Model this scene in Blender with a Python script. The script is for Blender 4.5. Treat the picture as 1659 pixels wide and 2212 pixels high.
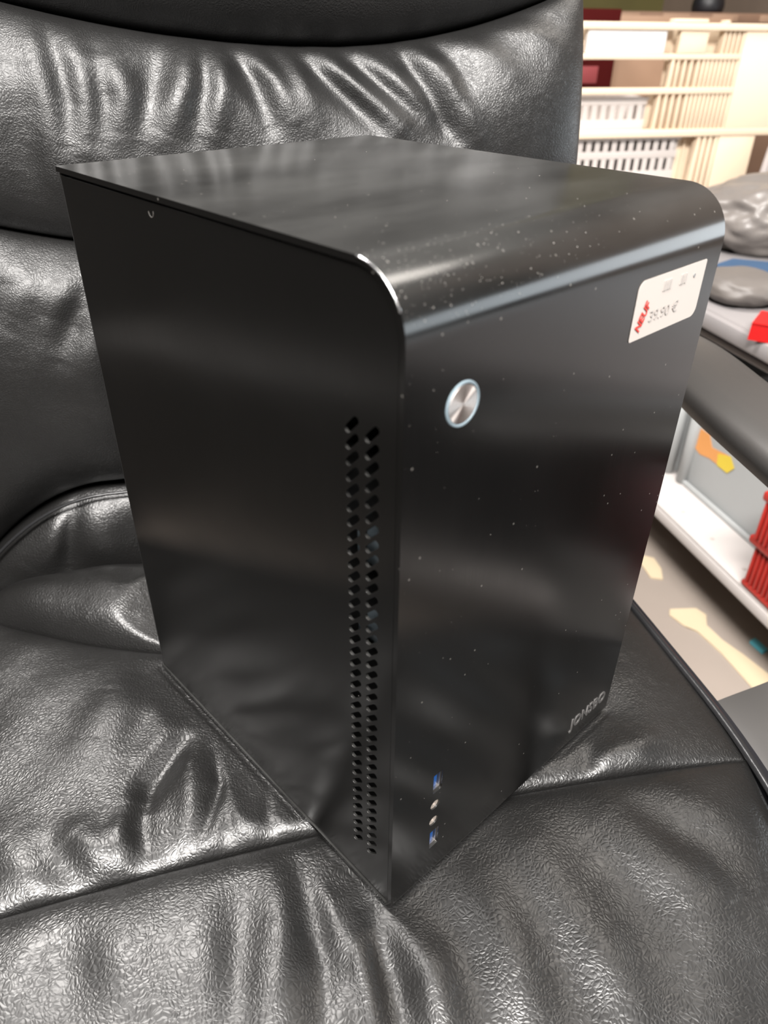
import bpy, bmesh, math, random
import numpy as np
from mathutils import Vector, Matrix, noise

for o in list(bpy.data.objects):
    bpy.data.objects.remove(o)
S = bpy.context.scene
COL = S.collection

# ------------------------------------------------------------------ camera
cam_d = bpy.data.cameras.new('camera')
cam = bpy.data.objects.new('camera', cam_d)
COL.objects.link(cam)
cam_d.sensor_fit = 'VERTICAL'
cam_d.sensor_height = 36.0
cam_d.lens = 1592.4 / 2212.0 * 36.0
cam_d.clip_start = 0.02
cam_d.dof.use_dof = True
cam_d.dof.focus_distance = 0.44
cam_d.dof.aperture_fstop = 9.0
_r = Vector((0.97036538, -0.24144144, 0.00985211))
_d = Vector((-0.12431288, -0.53375159, -0.83645415))
_f = Vector((0.20721328, 0.8104414, -0.54794835))
m = Matrix.Identity(4)
for i in range(3):
    m[i][0], m[i][1], m[i][2] = _r[i], -_d[i], -_f[i]
m.translation = Vector((-0.06079, -0.21280, 0.87962))
cam.matrix_world = m
S.camera = cam

# ------------------------------------------------------------------ world, lights, exposure
w = bpy.data.worlds.new('world')
S.world = w
w.use_nodes = True
w.node_tree.nodes['Background'].inputs[0].default_value = (1.0, 0.93, 0.86, 1)
w.node_tree.nodes['Background'].inputs[1].default_value = 0.035


def area(name, loc, target, sx, sy, power, col):
    d = bpy.data.lights.new(name, 'AREA')
    d.shape = 'RECTANGLE'
    d.size, d.size_y = sx, sy
    d.energy = power
    d.color = col
    o = bpy.data.objects.new(name, d)
    COL.objects.link(o)
    o.location = loc
    o.rotation_euler = (Vector(target) - Vector(loc)).to_track_quat('-Z', 'Y').to_euler()
    return o


area('ceiling_lamp_rear', (-0.45, -1.25, 2.7), (0.0, 0.3, 0.6), 1.7, 0.6, 170, (1.0, 0.965, 0.93))
area('ceiling_lamp_front', (-0.70, 1.05, 2.75), (-0.2, 0.2, 0.4), 1.2, 0.4, 95, (1.0, 0.96, 0.92))
area('ceiling_lamp_rack', (1.2, 0.55, 2.6), (1.15, 1.5, 0.7), 1.2, 0.5, 18, (1.0, 0.93, 0.85))
area('window_side', (2.25, -0.15, 0.84), (0.1, -0.05, 0.82), 1.9, 0.50, 9.5, (0.85, 0.94, 1.0))

S.view_settings.view_transform = 'Standard'
S.view_settings.look = 'None'
S.view_settings.exposure = 0.75
S.view_settings.gamma = 1.0
S.view_settings.use_curve_mapping = False

# ------------------------------------------------------------------ materials


def mat(name, col, rough=0.5, metal=0.0, spec=0.5, bump=None, var=None, trans=0.0, coat=0.0, aniso=0.0):
    """bump=(scale, strength, dist)  var=(scale, amount)"""
    M = bpy.data.materials.new(name)
    M.use_nodes = True
    nt = M.node_tree
    b = nt.nodes['Principled BSDF']
    b.inputs['Base Color'].default_value = (*col, 1)
    b.inputs['Roughness'].default_value = rough
    b.inputs['Metallic'].default_value = metal
    b.inputs['Specular IOR Level'].default_value = spec
    b.inputs['Transmission Weight'].default_value = trans
    b.inputs['Coat Weight'].default_value = coat
    b.inputs['Anisotropic'].default_value = aniso
    tc = nt.nodes.new('ShaderNodeTexCoord')
    if bump:
        n = nt.nodes.new('ShaderNodeTexNoise')
        n.inputs['Scale'].default_value = bump[0]
        n.inputs['Detail'].default_value = 4
        nt.links.new(tc.outputs['Object'], n.inputs['Vector'])
        bp = nt.nodes.new('ShaderNodeBump')
        bp.inputs['Strength'].default_value = bump[1]
        bp.inputs['Distance'].default_value = bump[2]
        nt.links.new(n.outputs['Fac'], bp.inputs['Height'])
        nt.links.new(bp.outputs['Normal'], b.inputs['Normal'])
    if var:
        n = nt.nodes.new('ShaderNodeTexNoise')
        n.inputs['Scale'].default_value = var[0]
        n.inputs['Detail'].default_value = 3
        nt.links.new(tc.outputs['Object'], n.inputs['Vector'])
        r = nt.nodes.new('ShaderNodeMix')
        r.data_type = 'RGBA'
        r.inputs[6].default_value = (*[c * (1 - var[1]) for c in col], 1)
        r.inputs[7].default_value = (*[min(1, c * (1 + var[1])) for c in col], 1)
        nt.links.new(n.outputs['Fac'], r.inputs[0])
        nt.links.new(r.outputs[2], b.inputs['Base Color'])
    return M


def leather_mat(name, scale=330, strength=0.55, rough=0.36):
    M = mat(name, (0.007, 0.0068, 0.0066), rough, spec=0.70)
    nt = M.node_tree
    L = nt.links.new
    b = nt.nodes['Principled BSDF']
    tc = nt.nodes['Texture Coordinate']
    nz = nt.nodes.new('ShaderNodeTexNoise')
    nz.inputs['Scale'].default_value = 60
    nz.inputs['Detail'].default_value = 2
    L(tc.outputs['Object'], nz.inputs['Vector'])
    mx = nt.nodes.new('ShaderNodeVectorMath')
    mx.operation = 'MULTIPLY_ADD'
    mx.inputs[1].default_value = (0.012, 0.012, 0.012)
    L(nz.outputs['Color'], mx.inputs[0])
    L(tc.outputs['Object'], mx.inputs[2])
    v = nt.nodes.new('ShaderNodeTexVoronoi')
    v.feature = 'DISTANCE_TO_EDGE'
    v.inputs['Scale'].default_value = scale
    L(mx.outputs[0], v.inputs['Vector'])
    cl = nt.nodes.new('ShaderNodeMapRange')
    cl.inputs['From Max'].default_value = 0.32
    L(v.outputs['Distance'], cl.inputs['Value'])
    v2 = nt.nodes.new('ShaderNodeTexVoronoi')
    v2.feature = 'SMOOTH_F1'
    v2.inputs['Scale'].default_value = scale * 1.9
    L(mx.outputs[0], v2.inputs['Vector'])
    n2 = nt.nodes.new('ShaderNodeTexNoise')
    n2.inputs['Scale'].default_value = 110
    n2.inputs['Detail'].default_value = 5
    L(tc.outputs['Object'], n2.inputs['Vector'])
    a1 = nt.nodes.new('ShaderNodeMath')
    a1.operation = 'MULTIPLY_ADD'
    a1.inputs[1].default_value = -0.5
    L(v2.outputs['Distance'], a1.inputs[0])
    L(cl.outputs[0], a1.inputs[2])
    a2 = nt.nodes.new('ShaderNodeMath')
    a2.operation = 'MULTIPLY_ADD'
    a2.inputs[1].default_value = 1.1
    L(n2.outputs['Fac'], a2.inputs[0])
    L(a1.outputs[0], a2.inputs[2])
    bp = nt.nodes.new('ShaderNodeBump')
    bp.inputs['Strength'].default_value = strength
    bp.inputs['Distance'].default_value = 0.00032
    L(a2.outputs[0], bp.inputs['Height'])
    L(bp.outputs['Normal'], b.inputs['Normal'])
    # wear: soft patches of duller leather
    n3 = nt.nodes.new('ShaderNodeTexNoise')
    n3.inputs['Scale'].default_value = 16
    n3.inputs['Detail'].default_value = 5
    L(tc.outputs['Object'], n3.inputs['Vector'])
    mr = nt.nodes.new('ShaderNodeMapRange')
    mr.inputs['To Min'].default_value = rough - 0.07
    mr.inputs['To Max'].default_value = rough + 0.12
    L(n3.outputs['Fac'], mr.inputs['Value'])
    L(mr.outputs[0], b.inputs['Roughness'])
    return M


def brushed_mat(name, stretch, rough=0.3, base=0.012, spec=0.7):
    """black anodised aluminium; stretch = brush scale per axis (low along the brush)"""
    M = mat(name, (base, base * 0.97, base * 0.93), rough, spec=spec)
    nt = M.node_tree
    L = nt.links.new
    b = nt.nodes['Principled BSDF']
    tc = nt.nodes['Texture Coordinate']
    mp = nt.nodes.new('ShaderNodeMapping')
    mp.inputs['Scale'].default_value = stretch
    L(tc.outputs['Object'], mp.inputs['Vector'])
    n = nt.nodes.new('ShaderNodeTexNoise')
    n.inputs['Scale'].default_value = 1
    n.inputs['Detail'].default_value = 5
    n.inputs['Roughness'].default_value = 0.65
    L(mp.outputs[0], n.inputs['Vector'])
    n2 = nt.nodes.new('ShaderNodeTexNoise')
    n2.inputs['Scale'].default_value = 14
    n2.inputs['Detail'].default_value = 5
    L(tc.outputs['Object'], n2.inputs['Vector'])
    add = nt.nodes.new('ShaderNodeMath')
    add.operation = 'ADD'
    L(n.outputs['Fac'], add.inputs[0])
    L(n2.outputs['Fac'], add.inputs[1])
    mr = nt.nodes.new('ShaderNodeMapRange')
    mr.inputs['From Min'].default_value = 0.6
    mr.inputs['From Max'].default_value = 1.4
    mr.inputs['To Min'].default_value = rough - 0.04
    mr.inputs['To Max'].default_value = rough + 0.06
    L(add.outputs[0], mr.inputs['Value'])
    L(mr.outputs[0], b.inputs['Roughness'])
    bp = nt.nodes.new('ShaderNodeBump')
    bp.inputs['Strength'].default_value = 0.012
    bp.inputs['Distance'].default_value = 0.0002
    L(n.outputs['Fac'], bp.inputs['Height'])
    L(bp.outputs['Normal'], b.inputs['Normal'])
    # dust specks and fine scratches
    v = nt.nodes.new('ShaderNodeTexVoronoi')
    v.inputs['Scale'].default_value = 170
    L(tc.outputs['Object'], v.inputs['Vector'])
    lt = nt.nodes.new('ShaderNodeMapRange')
    lt.inputs['From Min'].default_value = 0.11
    lt.inputs['From Max'].default_value = 0.05
    L(v.outputs['Distance'], lt.inputs['Value'])
    sep = nt.nodes.new('ShaderNodeSeparateColor')
    L(v.outputs['Color'], sep.inputs[0])
    gt = nt.nodes.new('ShaderNodeMath')
    gt.operation = 'GREATER_THAN'
    gt.inputs[1].default_value = 0.80
    L(sep.outputs[0], gt.inputs[0])
    mu = nt.nodes.new('ShaderNodeMath')
    mu.operation = 'MULTIPLY'
    L(lt.outputs[0], mu.inputs[0])
    L(gt.outputs[0], mu.inputs[1])
    # dust film: patchy, pale, very thin
    n3 = nt.nodes.new('ShaderNodeTexNoise')
    n3.inputs['Scale'].default_value = 9
    n3.inputs['Detail'].default_value = 6
    L(mp.outputs[0], n3.inputs['Vector'])
    mu2 = nt.nodes.new('ShaderNodeMath')
    mu2.operation = 'MULTIPLY'
    mu2.inputs[1].default_value = 0.35
    L(mu.outputs[0], mu2.inputs[0])
    mx = nt.nodes.new('ShaderNodeMix')
    mx.data_type = 'RGBA'
    mx.inputs[6].default_value = (base, base * 0.97, base * 0.93, 1)
    mx.inputs[7].default_value = (0.35, 0.33, 0.30, 1)
    L(mu2.outputs[0], mx.inputs[0])
    # settled dust film: only on faces that point up, smeared across
    sx = nt.nodes.new('ShaderNodeSeparateXYZ')
    L(tc.outputs['Normal'], sx.inputs[0])
    mp3 = nt.nodes.new('ShaderNodeMapping')
    mp3.inputs['Scale'].default_value = (5, 14, 14)
    mp3.inputs['Rotation'].default_value = (0, 0, 0.5)
    L(tc.outputs['Object'], mp3.inputs['Vector'])
    L(mp3.outputs[0], n3.inputs['Vector'])
    n3.inputs['Scale'].default_value = 1.4
    dm = nt.nodes.new('ShaderNodeMapRange')
    dm.inputs['From Min'].default_value = 0.3
    dm.inputs['From Max'].default_value = 0.75
    dm.inputs['To Min'].default_value = 0.02
    dm.inputs['To Max'].default_value = 0.14
    L(n3.outputs['Fac'], dm.inputs['Value'])
    up_ = nt.nodes.new('ShaderNodeMath')
    up_.operation = 'MULTIPLY'
    up_.use_clamp = True
    L(sx.outputs[2], up_.inputs[0])
    L(dm.outputs[0], up_.inputs[1])
    mx2 = nt.nodes.new('ShaderNodeMix')
    mx2.data_type = 'RGBA'
    mx2.inputs[7].default_value = (0.28, 0.28, 0.27, 1)
    L(up_.outputs[0], mx2.inputs[0])
    L(mx.outputs[2], mx2.inputs[6])
    L(mx2.outputs[2], b.inputs['Base Color'])
    return M


M_leather = leather_mat('black_leather', 400, 0.38, 0.37)
M_leather_back = leather_mat('black_leather_back', 560, 0.36, 0.42)
M_leather_head = leather_mat('black_leather_headrest', 480, 0.4, 0.50)
M_trim = mat('black_plastic_trim', (0.012, 0.012, 0.014), 0.33, bump=(300, 0.1, 0.0003))
M_arm = mat('armrest_plastic', (0.048, 0.045, 0.043), 0.42, spec=0.6, bump=(45, 0.15, 0.0015))
M_piping = mat('leather_piping', (0.016, 0.016, 0.017), 0.3, bump=(220, 0.3, 0.0006))
M_shell = brushed_mat('black_brushed_shell', (1500, 6, 6), 0.175, base=0.004, spec=0.55)
M_side = brushed_mat('black_brushed_side', (6, 1500, 6), 0.20, base=0.004, spec=0.5)
M_inner = mat('case_inside', (0.006, 0.006, 0.006), 0.6)
M_bright_edge = mat('bare_cut_edge', (0.75, 0.76, 0.78), 0.25, metal=1)
M_steel = mat('port_steel', (0.62, 0.58, 0.54), 0.35, metal=1, bump=(400, 0.1, 0.0002))
M_blue = mat('usb_blue', (0.003, 0.075, 0.30), 0.4, bump=(700, 0.3, 0.0003))
M_ring = mat('button_ring', (0.17, 0.22, 0.25), 0.55)
M_jack = mat('jack_cream', (0.36, 0.31, 0.27), 0.4)
M_logo = mat('logo_silver', (0.075, 0.072, 0.07), 0.5)
M_paper = mat('label_paper', (0.50, 0.455, 0.42), 0.55)
M_red_ink = mat('red_ink', (0.50, 0.025, 0.015), 0.6)
M_faint_ink = mat('faded_ink', (0.385, 0.355, 0.335), 0.6)
M_grey_ink = mat('grey_ink', (0.22, 0.22, 0.22), 0.6)
M_cream = mat('cream_plastic', (0.70, 0.565, 0.42), 0.45, var=(6, 0.04))
M_white_pl = mat('white_plastic', (0.55, 0.50, 0.47), 0.4, var=(8, 0.04))
M_white_lab = mat('white_card', (0.72, 0.70, 0.69), 0.5)
M_plate = mat('white_shelf_plate', (0.46, 0.43, 0.415), 0.4, var=(4, 0.05))
M_shelf = mat('grey_shelf_metal', (0.23, 0.215, 0.215), 0.38, bump=(30, 0.05, 0.001), var=(4, 0.06))
M_hole = mat('rivet', (0.40, 0.36, 0.34), 0.5)
M_bin = mat('light_grey_bin', (0.33, 0.34, 0.34), 0.4, var=(7, 0.05))
M_red_pl = mat('red_plastic', (0.34, 0.022, 0.016), 0.38, var=(20, 0.15))
M_dkred = mat('dark_red_plastic', (0.045, 0.003, 0.003), 0.85, spec=0.1, var=(10, 0.2))
M_pink = mat('faded_red_card', (0.20, 0.035, 0.04), 0.6)
M_brown = mat('brown_board', (0.17, 0.10, 0.065), 0.7, var=(9, 0.2))
M_tan = mat('tan_board', (0.26, 0.165, 0.11), 0.7, var=(9, 0.15))
M_dark = mat('dark_cloth', (0.02, 0.02, 0.018), 0.7, bump=(60, 0.4, 0.004))
M_black = mat('black_rubber', (0.004, 0.004, 0.006), 0.5)
M_bag = mat('grey_plastic_film', (0.15, 0.135, 0.125), 0.38, spec=0.5, bump=(9, 0.2, 0.01), var=(10, 0.2))
M_bluecl = mat('blue_cloth', (0.025, 0.06, 0.12), 0.7, var=(20, 0.2))
M_greypad = mat('grey_foam', (0.11, 0.098, 0.09), 0.5, var=(12, 0.15))
M_lilac = mat('pale_panel', (0.42, 0.39, 0.39), 0.5)
M_orange = mat('orange_tape', (0.62, 0.27, 0.08), 0.5)
M_yellow = mat('yellow_tape', (0.60, 0.45, 0.04), 0.5)
M_offcut = mat('cream_offcut', (0.50, 0.41, 0.28), 0.6, var=(12, 0.04))
M_cyan = mat('cyan_scrap', (0.12, 0.5, 0.6), 0.5)
M_redbag = mat('bright_red_sleeve', (0.42, 0.008, 0.008), 0.4)
M_floor = mat('concrete_floor', (0.265, 0.225, 0.195), 0.5, bump=(8, 0.1, 0.002), var=(3.2, 0.16))
M_wall = mat('olive_wall', (0.11, 0.095, 0.03), 0.8, var=(2.5, 0.5))
M_wall2 = mat('side_wall', (0.22, 0.165, 0.13), 0.8, var=(2.5, 0.3))

# radial-brushed power button face
M_btn = bpy.data.materials.new('radial_brushed_steel')
M_btn.use_nodes = True
nt = M_btn.node_tree
b = nt.nodes['Principled BSDF']
b.inputs['Base Color'].default_value = (0.80, 0.74, 0.70, 1)
b.inputs['Metallic'].default_value = 1
b.inputs['Roughness'].default_value = 0.34
b.inputs['Anisotropic'].default_value = 0.93
tg = nt.nodes.new('ShaderNodeTangent')
tg.direction_type = 'RADIAL'
tg.axis = 'Z'
nt.links.new(tg.outputs[0], b.inputs['Tangent'])

# ------------------------------------------------------------------ helpers


def link(name, me, material, parent=None, smooth=False, angle=None):
    o = bpy.data.objects.new(name, me)
    COL.objects.link(o)
    if material:
        me.materials.clear()
        me.materials.append(material)
    if smooth or angle:
        me.polygons.foreach_set('use_smooth', [True] * len(me.polygons))
        if angle:
            me.set_sharp_from_angle(angle=math.radians(angle))
    if parent:
        o.parent = parent
    return o


def thing(name, label, cat, loc=(0, 0, 0), rotz=0, group=None):
    o = bpy.data.objects.new(name, None)
    COL.objects.link(o)
    o.location = loc
    o.rotation_euler = (0, 0, rotz)
    o.empty_display_size = 0.05
    tag(o, label, cat, group)
    return o


def tag(o, label, cat, group=None):
    o['label'] = label
    o['category'] = cat
    if group:
        o['group'] = group
    return o


def bm_mesh(bm, name):
    me = bpy.data.meshes.new(name)
    bmesh.ops.recalc_face_normals(bm, faces=bm.faces)
    bm.to_mesh(me)
    bm.free()
    return me


def add_box(bm, lo, hi, bev=0.0, seg=2, M=None):
    r = bmesh.ops.create_cube(bm, size=1)
    c = [(a + b_) / 2 for a, b_ in zip(lo, hi)]
    s = [abs(b_ - a) for a, b_ in zip(lo, hi)]
    for v in r['verts']:
        v.co = Vector((v.co.x * s[0] + c[0], v.co.y * s[1] + c[1], v.co.z * s[2] + c[2]))
    if bev > 0:
        es = {e for v in r['verts'] for e in v.link_edges}
        rr = bmesh.ops.bevel(bm, geom=list(es), offset=min(bev, min(s) * 0.45), segments=seg, affect='EDGES', profile=0.5)
        vs = {v for f in rr['faces'] for v in f.verts} | {v for v in r['verts'] if v.is_valid}
    else:
        vs = r['verts']
    if M is not None:
        for v in vs:
            v.co = M @ v.co


def box(name, lo, hi, material, parent=None, bev=0.002, seg=2, M=None):
    bm = bmesh.new()
    add_box(bm, lo, hi, bev, seg, M)
    return link(name, bm_mesh(bm, name), material, parent, angle=35)


def tube_mesh(name, pts, r, n=10, prof=None, up=(0, 0, 1), closed=False):
    """sweep a circle (or profile list of (side, up) offsets) along pts"""
    bm = bmesh.new()
    rings = []
    P = [Vector(p) for p in pts]
    for i, p in enumerate(P):
        a = P[max(0, i - 1)]
        c = P[min(len(P) - 1, i + 1)]
        if closed:
            a, c = P[i - 1], P[(i + 1) % len(P)]
        t = (c - a).normalized()
        u = Vector(up)
        s = t.cross(u).normalized()
        u = s.cross(t).normalized()
        if prof:
            ring = [bm.verts.new(p + s * q[0] + u * q[1]) for q in prof]
        else:
            rr = r[i] if isinstance(r, (list, tuple)) else r
            ring = [bm.verts.new(p + s * rr * math.cos(2 * math.pi * k / n) + u * rr * math.sin(2 * math.pi * k / n)) for k in range(n)]
        rings.append(ring)
    N = len(rings[0])
    pairs = list(zip(rings, rings[1:]))
    if closed:
        pairs.append((rings[-1], rings[0]))
    for A, B in pairs:
        for k in range(N):
            bm.faces.new((A[k], A[(k + 1) % N], B[(k + 1) % N], B[k]))
    if not closed:
        bm.faces.new(rings[0][::-1])
        bm.faces.new(rings[-1])
    return bm_mesh(bm, name)


def spline(pts, n=8):
    """Catmull-Rom through pts"""
    P = [Vector(p) for p in pts]
    P = [2 * P[0] - P[1]] + P + [2 * P[-1] - P[-2]]
    out = []
    for i in range(1, len(P) - 2):
        for k in range(n):
            t = k / n
            p0, p1, p2, p3 = P[i - 1], P[i], P[i + 1], P[i + 2]
            out.append(0.5 * ((2 * p1) + (p2 - p0) * t + (2 * p0 - 5 * p1 + 4 * p2 - p3) * t * t + (3 * p1 - p0 - 3 * p2 + p3) * t ** 3))
    out.append(P[-2])
    return out


def prism(name, outline, z0, z1, material, parent=None, M=None, bev=0.0):
    bm = bmesh.new()
    a = [bm.verts.new((x, y, z0)) for x, y in outline]
    c = [bm.verts.new((x, y, z1)) for x, y in outline]
    bm.faces.new(a[::-1])
    bm.faces.new(c)
    for i in range(len(a)):
        j = (i + 1) % len(a)
        bm.faces.new((a[i], a[j], c[j], c[i]))
    if bev:
        bmesh.ops.bevel(bm, geom=list(bm.edges), offset=bev, segments=2, affect='EDGES')
    if M is not None:
        bmesh.ops.transform(bm, matrix=M, verts=bm.verts)
    return link(name, bm_mesh(bm, name), material, parent, angle=35)


def round_poly(x0, y0, x1, y1, r, n=6):
    out = []
    rs = r if isinstance(r, (list, tuple)) else [r] * 4
    cs = [(x1, y1, 0, -1, -1), (x0, y1, 90, 1, -1), (x0, y0, 180, 1, 1), (x1, y0, 270, -1, 1)]
    for (cx, cy, a0, sx, sy), rr in zip(cs, rs):
        for k in range(n + 1):
            a = math.radians(a0 + 90 * k / n)
            out.append((cx + sx * rr + rr * math.cos(a), cy + sy * rr + rr * math.sin(a)))
    return out


def plate_with_holes(name, outline, holes, thick, M, material, parent, bev=0.0):
    """filled 2D curve with real holes -> mesh"""
    cu = bpy.data.curves.new(name, 'CURVE')
    cu.dimensions = '2D'
    cu.fill_mode = 'BOTH'
    cu.extrude = thick / 2
    cu.bevel_depth = bev
    cu.bevel_resolution = 1
    for poly in [outline] + holes:
        sp = cu.splines.new('POLY')
        sp.points.add(len(poly) - 1)
        for p, q in zip(sp.points, poly):
            p.co = (q[0], q[1], 0, 1)
        sp.use_cyclic_u = True
    o = bpy.data.objects.new('tmp', cu)
    COL.objects.link(o)
    dg = bpy.context.evaluated_depsgraph_get()
    me = bpy.data.meshes.new_from_object(o.evaluated_get(dg))
    bpy.data.objects.remove(o)
    me.name = name
    me.transform(M)
    return link(name, me, material, parent, angle=35)


def text_mesh(name, body, size, M, material, parent, extrude=0.0001, space=1.0, sx=1.0, shear=0.0, offset=0.0, align='LEFT'):
    cu = bpy.data.curves.new(name, 'FONT')
    cu.body = body
    cu.size = size
    cu.extrude = extrude
    cu.space_character = space
    cu.shear = shear
    cu.offset = offset
    cu.align_x = align
    cu.resolution_u = 3
    o = bpy.data.objects.new('tmp', cu)
    COL.objects.link(o)
    dg = bpy.context.evaluated_depsgraph_get()
    me = bpy.data.meshes.new_from_object(o.evaluated_get(dg))
    bpy.data.objects.remove(o)
    me.name = name
    me.transform(M @ Matrix.Diagonal((sx, 1, 1, 1)))
    return link(name, me, material, parent)


# ------------------------------------------------------------------ setting


def struct(name, lo, hi, material):
    o = box(name, lo, hi, material, bev=0)
    o['kind'] = 'structure'
    return o


struct('floor', (-3.0, -2.6, -0.1), (2.6, 4.1, 0.0), M_floor)
struct('wall_back', (-3.0, 4.0, 0.0), (2.6, 4.1, 2.9), M_wall)
struct('wall_left_added', (-0.95, -0.6, 0.0), (-0.85, 4.0, 2.9), mat('left_wall_added', (0.016, 0.014, 0.012), 0.8))  # added out of view to darken what the case's left side reflects
struct('wall_right', (2.5, -0.2, 0.0), (2.6, 4.0, 2.9), M_wall2)

struct('trim_mat_added', (-0.80, -2.3, 0.0), (0.58, 0.20, 0.012), mat('floor_mat_added', (0.02, 0.02, 0.02), 0.8))  # unseen dark mat, added so leather and case reflect less lit floor
struct('wall_front_added', (-3.0, -2.7, 0.0), (2.6, -2.6, 2.9), mat('front_wall_added', (0.05, 0.045, 0.04), 0.8))  # dark wall added behind the camera to keep reflections dark

# ------------------------------------------------------------------ the computer case
CW, CD, CH, CR, cr = 0.2128, 0.2541, 0.35, 0.0240, 0.0045
BASE_Z = 0.4702
case = thing('computer_case', 'black brushed aluminium mini computer tower standing on the leather chair seat', 'computer case',
             (0, 0, BASE_Z), math.radians(29))


def profile(off, ybk, n=18):
    """(y,z) outline of the bent shell, inset by off; front at y=off"""
    R, r = CR - off, max(cr - off, 0.0006)
    pts = [(ybk, CH - off), (CR + 0.002, CH - off)]
    for k in range(n + 1):
        a = math.radians(90 + 90 * k / n)
        pts.append((off + R + R * math.cos(a), CH - off - R + R * math.sin(a)))
    pts += [(off, CH - CR - 0.002), (off, cr + 0.002)]
    for k in range(7):
        a = math.radians(180 + 90 * k / 6)
        pts.append((off + r + r * math.cos(a), off + r + r * math.sin(a)))
    pts += [(cr + 0.002, off), (ybk, off)]
    return pts


TH = 0.0026
outer = profile(0, CD)
inner = profile(TH, CD)
bm = bmesh.new()
ring = outer + inner[::-1]
A = [bm.verts.new((0, y, z)) for y, z in ring]
B = [bm.verts.new((CW, y, z)) for y, z in ring]
n_ = len(outer)
N_ = len(ring)
for i in range(N_):
    j = (i + 1) % N_
    bm.faces.new((A[i], A[j], B[j], B[i]))
for i in range(n_ - 1):
    o1, o2, i1, i2 = i, i + 1, N_ - 1 - i, N_ - 2 - i
    bm.faces.new((A[o1], A[i1], A[i2], A[o2]))
    bm.faces.new((B[o1], B[o2], B[i2], B[i1]))
shell_me = bm_mesh(bm, 'shell')
shell = link('shell', shell_me, M_shell, case)

# cut the button and port holes through the shell's front
BX, BZ, BR = 0.0294, 0.2978, 0.0090
ports = [('usb', 0.0322, 0.0830), ('jack', 0.0312, 0.0650), ('jack', 0.0310, 0.0512), ('usb', 0.0324, 0.0345)]
bm = bmesh.new()
Mfront = Matrix(((1, 0, 0, 0), (0, 0, -1, 0), (0, 1, 0, 0), (0, 0, 0, 1)))  # (x,y,z)->(x,-z,y)


def add_prism(bm, outline, z0, z1, M):
    a = [bm.verts.new(M @ Vector((x, y, z0))) for x, y in outline]
    c = [bm.verts.new(M @ Vector((x, y, z1))) for x, y in outline]
    bm.faces.new(a[::-1])
    bm.faces.new(c)
    for i in range(len(a)):
        j = (i + 1) % len(a)
        bm.faces.new((a[i], a[j], c[j], c[i]))


def circ(x, z, r, n=48):
    return [(x + r * math.cos(2 * math.pi * k / n), z + r * math.sin(2 * math.pi * k / n)) for k in range(n)]


add_prism(bm, circ(BX, BZ, BR), -0.01, 0.01, Mfront)
for kind, px, pz in ports:
    if kind == 'usb':
        add_prism(bm, round_poly(px - 0.0034, pz - 0.0074, px + 0.0034, pz + 0.0074, 0.0006, 3), -0.01, 0.01, Mfront)
    else:
        add_prism(bm, circ(px, pz, 0.0033, 32), -0.01, 0.01, Mfront)
cut = link('cutter', bm_mesh(bm, 'cutter'), None)
cut.parent = case
md = shell.modifiers.new('cut', 'BOOLEAN')
md.operation = 'DIFFERENCE'
md.solver = 'EXACT'
md.object = cut
bpy.context.view_layer.update()
dg = bpy.context.evaluated_depsgraph_get()
new_me = bpy.data.meshes.new_from_object(shell.evaluated_get(dg))
shell.modifiers.clear()
shell.data = new_me
new_me.name = 'shell'
new_me.polygons.foreach_set('use_smooth', [True] * len(new_me.polygons))
new_me.set_sharp_from_angle(angle=math.radians(30))
bpy.data.objects.remove(cut)

# worn bright edge along the bend of the left rim
pts = []
for k in range(17):
    a = math.radians(92 + 62 * k / 16)
    pts.append((-0.0001, CR + (CR - 0.0002) * math.cos(a), CH - CR + (CR - 0.0002) * math.sin(a)))
link('bare_edge', tube_mesh('bare_edge', pts, 0.00042, 6, up=(1, 0, 0)), M_bright_edge, case, smooth=True)['label'] = 'bright bare metal edge on the bend'

# side panels with slanted vent slots
GAP = 0.0011


def side_outline():
    o = TH + GAP
    p = profile(o, CD - 0.0025)
    p[0] = (CD - 0.0025, CH - o - 0.0006)
    return p


def slot(y0, z0, y1, z1, r, n=6):
    d = Vector((y1 - y0, z1 - z0)).normalized()
    nrm = Vector((-d.y, d.x))
    out = []
    for k in range(n + 1):
        a = -math.pi / 2 + math.pi * k / n
        out.append((y1 + r * (d.x * math.cos(a) + nrm.x * math.sin(a)), z1 + r * (d.y * math.cos(a) + nrm.y * math.sin(a))))
    for k in range(n + 1):
        a = math.pi / 2 + math.pi * k / n
        out.append((y0 + r * (d.x * math.cos(a) + nrm.x * math.sin(a)), z0 + r * (d.y * math.cos(a) + nrm.y * math.sin(a))))
    return out


holes = []
for i in range(37):
    z = 0.2888 - i * 0.00702
    holes.append(slot(0.0300, z - 0.0025, 0.0253, z + 0.0025, 0.0017))
    holes.append(slot(0.0190, z - 0.0025, 0.0143, z + 0.0025, 0.0017))
Myz_l = Matrix(((0, 0, 1, 0.0015), (1, 0, 0, 0), (0, 1, 0, 0), (0, 0, 0, 1)))
plate_with_holes('side_panel', side_outline(), holes, 0.0012, Myz_l, M_side, case, bev=0.0001)
Myz_r = Matrix(((0, 0, 1, CW - 0.0015), (1, 0, 0, 0), (0, 1, 0, 0), (0, 0, 0, 1)))
plate_with_holes('side_panel', side_outline(), [], 0.0012, Myz_r, M_side, case, bev=0.0001)
for fx, fy, fh in ((0.025, 0.022, 0.0012), (CW - 0.025, 0.022, 0.0012), (0.025, CD - 0.03, 0.0012), (CW - 0.025, CD - 0.03, 0.0012)):
    bm = bmesh.new()
    bmesh.ops.create_cone(bm, cap_ends=True, segments=24, radius1=0.0075, radius2=0.009, depth=fh, matrix=Matrix.Translation((fx, fy, -fh / 2)))
    link('foot', bm_mesh(bm, 'foot'), M_black, case, angle=40)
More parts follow.
